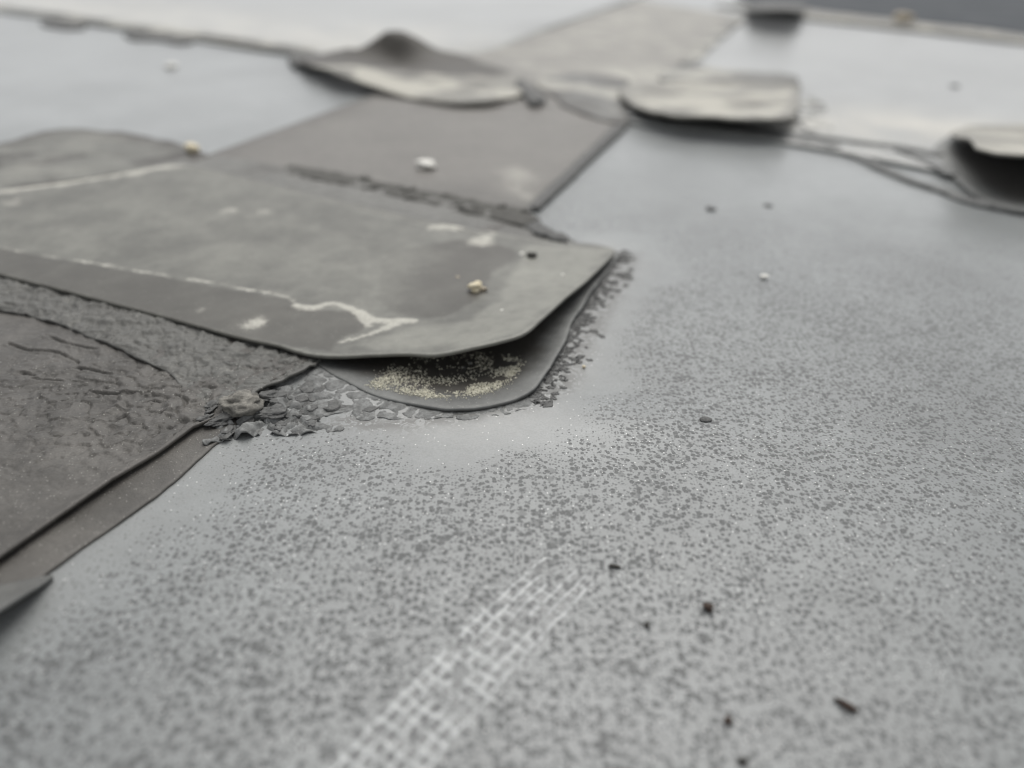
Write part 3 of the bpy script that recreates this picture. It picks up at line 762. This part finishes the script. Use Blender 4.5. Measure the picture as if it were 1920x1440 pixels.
ribbon('seam_tape_lap_shade', GP([(1404, 14), (1500, 30), (1640, 46), (1800, 64), (1960, 84), (2250, 112)]), [150, 130, 110, 95, 90], 4.5, 2.0, FARP, 'taupe seam tape along the edge of the darkened section, far right', 'seam tape', 140, 'cross seam tapes', 18, 3)
ribbon('seam_tape_lap_shade', GP([(-400, -32), (-100, 6), (0, 20), (150, 40), (300, 62), (450, 83), (575, 103)]), [34, 30, 26, 22, 22], 4.6, 3.0, TAPE, 'narrow grey strip painting the shaded lap edge across the far left membrane', 'seam tape', 145, 'cross seam tapes', 8, 2.5)  # dark strip drawn for the shaded edge of the overlapping sheet
bd = 'sealant beads along the right seam'
ribbon('sealant_bead', GP([(1165, 218), (1230, 228), (1330, 240), (1420, 252), (1500, 268), (1565, 285)]), [20, 26, 22, 24, 20, 10], 3.4, 2.6, SEAL_MID, 'broad dark sealant bead along the seam in front of the cream patch', 'sealant bead', 150, bd, 3, 3)
ribbon('sealant_bead', GP([(1560, 284), (1610, 299), (1650, 318), (1700, 340), (1760, 360), (1830, 385), (1900, 398)]), [8, 6, 5, 5, 6, 9], 2.2, 2.0, SEAL_MID, 'thin dark sealant bead curving down to the right-hand lower patch', 'sealant bead', 153, bd, 2, 1.2)
ribbon('sealant_bead', GP([(1500, 258), (1570, 270), (1640, 279), (1700, 287), (1760, 300)]), [8, 7, 6, 7, 8], 3.8, 1.6, SEAL_MID, 'upper thin sealant bead leading to the lifted flap at right', 'sealant bead', 156, bd, 2, 1.2)
ribbon('sealant_bead', GP([(1680, 290), (1720, 305), (1755, 322), (1785, 338)]), [4, 5, 6, 8], 3.8, 1.8, SEAL_MID, 'short slanting sealant bead between the two thin beads at right', 'sealant bead', 159, bd, 2, 1.0)
res = 'dark sealant smears'
def smear(pts, z, label, seed, mat=SEAL, sp=5, re=4, wl=25):
    o = GP([(p[0], p[1], z) for p in pts])
    s = sheet('sealant_smear', o, sp, z, mat, rough_edge=re, edge_wl=wl, relief=lambda x, y: fbm(x, y, sp * 3, 3, seed) * z * .3,
              attrf=far_attr(seed, .0))
    return tag(s, label, 'sealant', res)
smear([(1010, 150), (1060, 140), (1120, 138), (1175, 150), (1168, 182), (1175, 205), (1165, 228), (1130, 222), (1080, 205), (1035, 180)], 3.6, 'dark smear of sealant on the strip between the two far patches', 171, TAPE, 7, 5)
smear([(975, 150), (992, 158), (1010, 168), (1020, 180), (1002, 190), (990, 178), (978, 168)], 7, 'dark lump of sealant at the right end of the peaked patch', 172, SEAL, 3, 3)
smear([(1492, 190), (1515, 182), (1540, 192), (1556, 206), (1540, 226), (1560, 240), (1520, 246), (1490, 236)], 2.8, 'roundish grey sealant smear at right end of the cream patch', 173, TAPE, 3, 7, 22)
smear([(80, 40), (110, 40), (150, 43), (148, 52), (120, 52), (85, 46)], 2.5, 'left of two dark smears under the far left lap seam', 174, SEAL, 6, 4)
smear([(240, 62), (300, 64), (340, 68), (362, 78), (340, 80), (300, 74), (250, 72)], 2.5, 'right of two dark smears under the far left lap seam', 175, SEAL, 6, 4)
smear([(545, 102), (585, 98), (620, 106), (600, 122), (570, 124)], 5, 'small dark smear at the left tip of the peaked patch', 176, SEAL, 5, 3)
smear([(1290, 120), (1350, 128), (1480, 140), (1495, 152), (1400, 152), (1300, 150), (1240, 148)], 3.6, 'thin grey smear behind the cream dusted patch', 177, TAPE, 6, 4)
smear([(968, 398), (990, 390), (1000, 404), (1030, 428), (1062, 442), (1066, 450), (1040, 446), (1000, 430), (975, 416), (955, 404)], 2.5, 'dark crumbly smear at the strip edge behind the curled patch', 178, SEAL, 1.1, 2.6, 5)

# right edge of the strip shows as a darker narrow lip
ribbon('edge_lip', np.vstack([GP([(1000, 396), (1040, 358), (1080, 320), (1130, 272), (1168, 236)])]), [5, 6, 6, 7, 8], 2.6, 1.8, SEAL, None, None, 180, None, 2, .8, parent=seam)
ribbon('edge_lip', np.vstack([GP([(1288, 126), (1330, 87), (1388, 34)])]), [14, 16, 24], 3.6, 2.4, TAPE, None, None, 183, None, 8, 2, parent=seam)

# ------------------------------------------------------------------ cracked sealant: flakes
def flakes(parent, name, region, cell_fn, h_fn, mat, gap, drop_fn, zfn, limit=190, jitter=.18, reach=.85, keep_in=None):
    reg = region[:, :2]
    lo, hi = reg.min(0), reg.max(0)
    seeds = []
    tries = 0
    while tries < 9000:
        tries += 1
        p = RNG.uniform(lo, hi)
        if not inside(np.array([p[0]]), np.array([p[1]]), reg)[0]: continue
        c = cell_fn(p)
        if all(np.hypot(*(p - q[:2])) > .62 * min(c, q[2]) + .2 * max(c, q[2]) for q in seeds):
            seeds.append(np.array([p[0], p[1], c]))
    out = 0
    P = np.array(seeds)
    for i, sd_ in enumerate(P):
        if out >= limit: break
        if RNG.random() < drop_fn(sd_[:2]): continue
        poly = [sd_[:2] + sd_[2] * reach * np.array([math.cos(a), math.sin(a)]) for a in np.linspace(0, 2 * math.pi, 11)[:-1]]
        near = [q for j, q in enumerate(P) if j != i and np.hypot(*(q[:2] - sd_[:2])) < sd_[2] * 2.6]
        for q in near:
            nrm = q[:2] - sd_[:2]; L = np.linalg.norm(nrm); nrm = nrm / L
            lim = L * (sd_[2] / (sd_[2] + q[2])) - gap / 2
            new = []
            for a, b in zip(poly, poly[1:] + poly[:1]):
                da, db = (a - sd_[:2]) @ nrm - lim, (b - sd_[:2]) @ nrm - lim
                if da <= 0: new.append(a)
                if da * db < 0: new.append(a + (b - a) * (da / (da - db)))
            poly = new
            if len(poly) < 3: break
        if len(poly) < 3: continue
        poly = np.array(poly)
        pl = []
        for a, b in zip(poly, np.roll(poly, -1, 0)):
            k = max(1, int(np.linalg.norm(b - a) / (sd_[2] * .22)))
            for t in range(k):
                q = a + (b - a) * t / k
                pl.append(q + RNG.normal(0, jitter * sd_[2] * .22, 2))
        pl = np.array(pl); n = len(pl)
        if n < 4: continue
        if keep_in is not None and (sdf(pl[:, 0], pl[:, 1], reg) < -keep_in).any(): continue
        c = pl.mean(0); h = h_fn(sd_[:2]) * RNG.uniform(.75, 1.25)
        tilt = RNG.normal(0, .05, 2)
        z0 = zfn(c)
        def zz_(p): return z0 + (p - c) @ tilt
        V = [(*p, z0 - .6) for p in pl] + [(*(c + (p - c) * .98), zz_(p) + h * .8) for p in pl] + [(*(c + (p - c) * .9), zz_(p) + h + RNG.normal(0, h * .12)) for p in pl] + \
            [(*(c + (p - c) * .5), zz_(p) + h * .96 + RNG.normal(0, h * .16)) for p in pl] + [(*c, zz_(c) + h * .92)]
        Fs = []
        for r in range(3):
            for k in range(n):
                k2 = (k + 1) % n
                Fs.append((r * n + k, r * n + k2, (r + 1) * n + k2, (r + 1) * n + k))
        Fs += [(3 * n + k, 3 * n + (k + 1) % n, 4 * n) for k in range(n)]
        mesh_obj(name, V, Fs, mat, parent)
        out += 1
    return out
def fz(p):
    return float(film_relief(np.array([p[0]]), np.array([p[1]]))[0]) + .16
def mz(p):
    return float(membrane_z(np.array([p[0]]), np.array([p[1]]))[0])
fl_region = GP([(385, 838), (400, 815), (440, 780), (475, 752), (530, 722), (580, 694), (610, 700), (640, 716), (690, 742), (760, 764), (830, 774), (910, 773), (985, 752), (1010, 745), (1000, 765), (940, 782), (860, 790), (790, 790), (740, 792),
                (700, 790), (660, 784), (610, 782), (590, 795), (640, 806), (600, 812), (540, 815), (480, 822), (430, 826)])
core = G(560, 745)[:2]
film_poly = np.column_stack([fl_region[:, :2], np.full(len(fl_region), .3)])
FILM_C = G(440, 790)
def film_relief(x, y):
    k = np.clip(np.exp(-(((x - FILM_C[0]) / 20) ** 2 + ((y - FILM_C[1]) / 18) ** 2)) * 1.25, 0, 1)
    f1, f2 = worley(x + fbm(x, y, 5, 3, 211) * 4, y + fbm(x, y, 5, 3, 212) * 4, 6.5, 213)
    t = membrane_z(x, y) - .05 + fbm(x, y, 4, 4, 214) * .3 - .75 * np.exp(-((f2 - f1) / .075) ** 2) + k * (sstep(0, .55, f2 - f1) * 2.0 + (ridged(x, y, 5, 4, 215) - .65) * 1.6 + fbm(x, y, 9, 2, 216) * 1.2)
    return t
lip_l = LOW_OUT[1:11]
def fl_cell(p):
    d = dline(np.array([p[0]]), np.array([p[1]]), np.vstack([lip_l]))[0][0]
    return float(np.clip(7.6 - .22 * d - .11 * max(0, p[0] + 38), 2.6, 7.6)) * RNG.uniform(.75, 1.2)
flk = empty('sealant_flakes', (*core, 0))
tag(flk, 'cracked dark sealant flakes between the strip corner and the lower patch', 'sealant')
film = sheet('sealant_film', film_poly, .55, .5, SEAL_MID, relief=film_relief, rough_edge=2.4, edge_wl=6, zctrl=[(*p[:2], .22) for p in film_poly[::2]], parent=flk)
nf = flakes(flk, 'flake', fl_region, fl_cell, lambda p: float(np.clip(.3 - .004 * (p[0] + 90), .1, .3)), SEAL, .38,
            lambda p: float(np.clip(.03 + .9 * (p[0] < G(500, 780)[0]), 0, 1)), fz, 220, jitter=.16, reach=1.1, keep_in=.7)
fr_region = GP([(985, 752), (1010, 735), (1040, 690), (1062, 645), (1080, 605), (1106, 560), (1135, 522), (1160, 488), (1165, 474), (1196, 474), (1186, 500), (1172, 535), (1150, 580), (1128, 640), (1100, 690), (1060, 735), (1020, 765)])
frg = empty('sealant_crumbs', (*G(1100, 620)[:2], 0))
tag(frg, 'dark fringe of sealant crumbs along the right side of the lower patch', 'sealant')
bk_region = GP([(540, 308, 3.3), (700, 336, 3.3), (800, 356, 3.3), (900, 374, 3.3), (985, 394, 3.3), (1004, 412, 3.3), (985, 420, 3.3), (930, 408, 3.3), (850, 392, 3.3), (780, 374, 3.3), (680, 352, 3.3), (540, 322, 3.3)])
bkc = empty('sealant_crumbs', (*G(800, 366)[:2], 2))
tag(bkc, 'broken line of dark sealant crumbs across the strip behind the curled patch', 'sealant')
sheet('sealant_film', bk_region, 1.6, .9, DARK_SEAL, parent=bkc, rough_edge=4.0, edge_wl=9, relief=lambda x, y: fbm(x, y, 7, 4, 221) * .7, zctrl=[(*p[:2], 2.9) for p in bk_region])
flakes(bkc, 'crumb', bk_region, lambda p: RNG.uniform(2.2, 4.2), lambda p: .6, DARK_SEAL, .3, lambda p: .8, lambda p: 2.9, 14, .7)
lip_r = LOW_OUT[8:17]
nr = flakes(frg, 'crumb', fr_region, lambda p: (1.9 + .010 * max(0, p[1] - 190)) * RNG.uniform(.55, 1.3), lambda p: .2, SEAL, .3,
            lambda p: float(np.clip((dline(np.array([p[0]]), np.array([p[1]]), lip_r)[0][0] - 1.2) / 7, .05, .84)), mz, 280, .85)
print('flakes', nf, 'crumbs', nr)

# ------------------------------------------------------------------ lumps, stones, grit
import bmesh
def lump(name, at_mm, size, mat, label=None, cat=None, group=None, sub=3, rough=.25, seed=0, rot=0.0, pits=0.0, sink=.18, parent=None, wl=.6):
    bm = bmesh.new()
    bmesh.ops.create_icosphere(bm, subdivisions=sub, radius=1.0)
    v = np.array([p.co[:] for p in bm.verts])
    f = [[q.index for q in p.verts] for p in bm.faces]
    bm.free()
    n1 = fbm(v[:, 0] + seed * 3.1 + v[:, 2] * .7, v[:, 1] - seed * 1.7 + v[:, 2] * 1.3, wl * 1.6, 4, seed)
    r = 1 + rough * n1 * 1.6
    if pits:
        f1, f2 = worley(v[:, 0] + v[:, 2] * .5 + seed, v[:, 1] + v[:, 2] * .8, .5, seed); r = r - pits * np.exp(-(f1 / .22) ** 2)
    v = v * r[:, None]
    v = v * np.array(size) / 2
    c, s = math.cos(rot), math.sin(rot)
    v = np.column_stack([v[:, 0] * c - v[:, 1] * s, v[:, 0] * s + v[:, 1] * c, v[:, 2]])
    v[:, 2] -= v[:, 2].min() + size[2] * sink
    v = v + np.asarray(at_mm)
    o = mesh_obj(name, v, f, mat, parent)
    return tag(o, label, cat, group) if label else o

lump('sealant_lump', (*G(455, 775)[:2], 1.3), (12.5, 11, 6.5), SEAL_PALE, 'pale pitted sealant lump at the corner where strip meets flakes', 'sealant', None, 4, .35, 3, .4, .22, .15)
k = empty('sealant_clods', (*G(440, 800)[:2], 0))
tag(k, 'dark broken sealant clods heaped around the pale pitted lump', 'sealant')
for i, (px, py, w, d, h) in enumerate(((498, 752, 8, 6, 3), (508, 782, 7, 5, 2.4), (415, 796, 7, 4.5, 2.6), (388, 796, 6, 4, 3), (398, 774, 6, 4, 2.8), (430, 816, 6, 3.5, 1.6))):
    lump('clod', (*G(px, py)[:2], .9), (w, d, h * .8), SEAL, sub=4, rough=.5, seed=20 + i, rot=.3 * i, sink=.3, parent=k, pits=.22, wl=.45)

# curled scrap at the left picture edge
scr = sheet('curled_scrap', GP([(96, 1078, 1.2), (84, 1088, 2.0), (55, 1106, 4.2), (22, 1126, 6.0), (-10, 1146, 7.0), (-60, 1175, 7.6), (-110, 1195, 7), (-130, 1150, 4), (-60, 1110, 2.4), (-10, 1098, 2.2), (40, 1088, 1.6)]), .8, 1.0, LOWER,
            attrf=lambda x, y: {'dust': np.clip(.3 * np.exp(-(np.hypot(x - G(8, 1102, 3)[0], y - G(8, 1102, 3)[1]) / 4) ** 2) + .2 * fbm(x, y, 5, 3, 190), 0, 1), 'stain_shade': np.full_like(x, .25), 'pale': np.full_like(x, .1)})  # round pale spot is a painted highlight; the noise is dust
tag(scr, 'small curled scrap of grey rubber lifting at the lower left edge', 'rubber scrap')

def on_up(px, py, z): return G(px, py, z)
st = 'loose stones and crumbs on the roof'
lump('pebble', on_up(800, 314, 2.4), (10.5, 11, 5), WHITE, 'bright white stone chip on the strip behind the curled patch', 'pebble', st, 3, .4, 41)
lump('pebble', on_up(891, 545, 5.3), (5.6, 5, 3.6), YELLOW, 'pale yellow stone chip on the curled patch near its corner', 'pebble', st, 3, .45, 42, .3)
lump('pebble', on_up(907, 546, 5.3), (2.8, 2.6, 2.0), TAN, 'tiny tan chip touching the pale yellow stone on the patch', 'pebble', st, 2, .45, 43, .3)
lump('pebble', on_up(361, 284, 2.6), (7.5, 7.5, 6), YELLOW, 'small round cream pebble at the meeting of strip and worn patch', 'pebble', st, 3, .3, 44)
lump('crumb', on_up(996, 482, 4.4), (4.0, 4.2, 2.4), DARK, 'round dark crumb on the curled patch near its far corner', 'crumb', st, 3, .3, 45)
lump('crumb', on_up(701, 549, 3.1), (2.0, 2.0, 1.5), BROWN, 'small brown crumb in the middle of the curled patch', 'crumb', st, 2, .4, 46)
lump('crumb', on_up(596, 408, 3.0), (3.2, 3.2, 2), DARK, 'dark crumb near the far crease of the curled patch', 'crumb', st, 2, .4, 47)
lump('pebble', on_up(858, 523, 3.9), (1.9, 1.9, 1.5), TAN, 'tan grain on the stained spot just behind the yellow stone', 'pebble', st, 2, .3, 48)
lump('pebble', on_up(978, 479, 4.2), (1.9, 1.9, 1.4), WHITE, 'white grain beside the round dark crumb on the patch', 'pebble', st, 2, .3, 49)
lump('pebble', on_up(941, 583, 7.9), (1.1, 1.1, .8), WHITE, 'white grain near the curled front rim of the patch', 'pebble', st, 2, .3, 50)
lump('pebble', on_up(1055, 517, 6.2), (1.4, 1.4, 1), WHITE, 'white grain near the right rim of the curled patch', 'pebble', st, 2, .3, 51)
lump('pebble', on_up(135, 466, 3), (1.8, 1.8, 1.2), WHITE, 'white grain above the left end of the dust tide line', 'pebble', st, 2, .3, 52)
lump('pebble', on_up(167, 491, 3), (1.7, 1.7, 1.2), WHITE, 'white grain sitting on the dust tide line', 'pebble', st, 2, .3, 53)
lump('crumb', on_up(1326, 1141, .3), (2.1, 2.4, 1.2), BROWN, 'dark brown crumb upper among those on the near membrane, right', 'crumb', st, 3, .5, 54, .9, .1)
lump('crumb', on_up(1588, 1324, .3), (4.2, 1.5, 1.1), BROWN, 'long brown seed-like crumb at the lower right of the membrane', 'crumb', st, 3, .4, 55, -.75, .1)
lump('crumb', on_up(1364, 1353, .2), (1.8, 1.5, .9), BROWN, 'dark crumb left of the long brown seed-like crumb', 'crumb', st, 3, .4, 56)
lump('crumb', on_up(1392, 1428, .1), (1.6, 1.4, .8), DARK, 'dark crumb at the very bottom edge of the membrane', 'crumb', st, 2, .4, 57)
lump('crumb', on_up(1212, 1172, .1), (1.2, 2.0, .7), DARK, 'thin dark crumb left of the upper brown crumb', 'crumb', st, 2, .4, 58)
lump('crumb', on_up(1153, 1063, .1), (2.6, .9, .7), DARK, 'thin dark sliver just right of the fabric mark', 'crumb', st, 2, .4, 59, -.2)
lump('crumb', on_up(1322, 788, .2), (3.4, 2.6, 1.0), SEAL, 'flat grey crumb on the membrane right of the bulge', 'crumb', st, 2, .4, 60)
lump('crumb', on_up(1332, 392, 0), (5, 5, 1.6), SEAL_MID, 'blurred darker grey crumb on the membrane behind the curled patch, left of its pair', 'crumb', st, 2, .4, 61)
lump('crumb', on_up(1441, 386, 0), (4.5, 4.5, 1.2), SEAL_MID, 'blurred grey crumb on the membrane behind the curled patch, right of its pair', 'crumb', st, 2, .4, 62)
lump('crumb', on_up(1790, 163, 2.4), (10, 10, 3), SEAL_MID, 'blurred grey crumb on the far right membrane sheet', 'crumb', st, 2, .4, 63)
lump('pebble', on_up(1433, 521, .3), (3.0, 2.6, 1.6), WHITE, 'white chip on the membrane right of the curled patch', 'pebble', st, 2, .4, 64)
lump('pebble', on_up(1095, 689, .8), (1.2, 1.2, .9), YELLOW, 'tiny yellow grain beside the fringe of sealant crumbs', 'pebble', st, 2, .3, 65)
lump('pebble', on_up(321, 127, 0), (12, 12, 6), WHITE, 'blurred white chip on the far left membrane', 'pebble', st, 2, .3, 66)
lump('pebble', on_up(1690, 40, 5), (34, 34, 16), TAN, 'tan pebble on the taupe tape at the far right', 'pebble', st, 2, .3, 67)

# lichen grit swept under the curled corner: uncountable
bm = bmesh.new(); bmesh.ops.create_icosphere(bm, subdivisions=1, radius=1.0)
iv = np.array([p.co[:] for p in bm.verts]); iff = [[q.index for q in p.verts] for p in bm.faces]; bm.free()
front = catmull(GP([(690, 728), (740, 738), (800, 750), (850, 751), (900, 745), (940, 730), (965, 705), (972, 680)]), 1, False)[:, :2]
low_tri = None
V, Fs = [], []
lowpts = np.array(low_ctrl + [tuple(p) for p in LOW_OUT])
cand = RNG.uniform(0, 1, (8000, 3))
ii = (cand[:, 0] * (len(front) - 1)).astype(int)
cen = np.array(G(800, 640)[:2])
pos = front[ii] + (cen - front[ii]) * (np.abs(RNG.exponential(.13, len(ii)))[:, None])
pos = pos + RNG.normal(0, 1.1, pos.shape)
kk = (fbm(pos[:, 0], pos[:, 1], 5, 3, 200) * 1.6 + RNG.uniform(-.5, .5, len(pos)) > -.12) & (sdf(pos[:, 0], pos[:, 1], LOW_OUT[:, :2]) > 1.5)
pos = pos[kk]
pz = tps(lowpts, pos[:, 0], pos[:, 1]) + fbm(pos[:, 0], pos[:, 1], 16, 5, 61) * .7
for (x, y), z in zip(pos, pz):
    s = RNG.uniform(.08, .24) * (1.5 if RNG.random() < .15 else 1)
    b = len(V)
    for q in iv: V.append((x + q[0] * s * RNG.uniform(.8, 1.2), y + q[1] * s, z + q[2] * s * .8 + s * .4))
    Fs += [(a + b, c + b, d + b) for a, c, d in iff]
gr = mesh_obj('lichen_grit', V, Fs, GRAN)
tag(gr, 'pale yellow grit lying on the lower patch under the curled corner', kind='stuff')
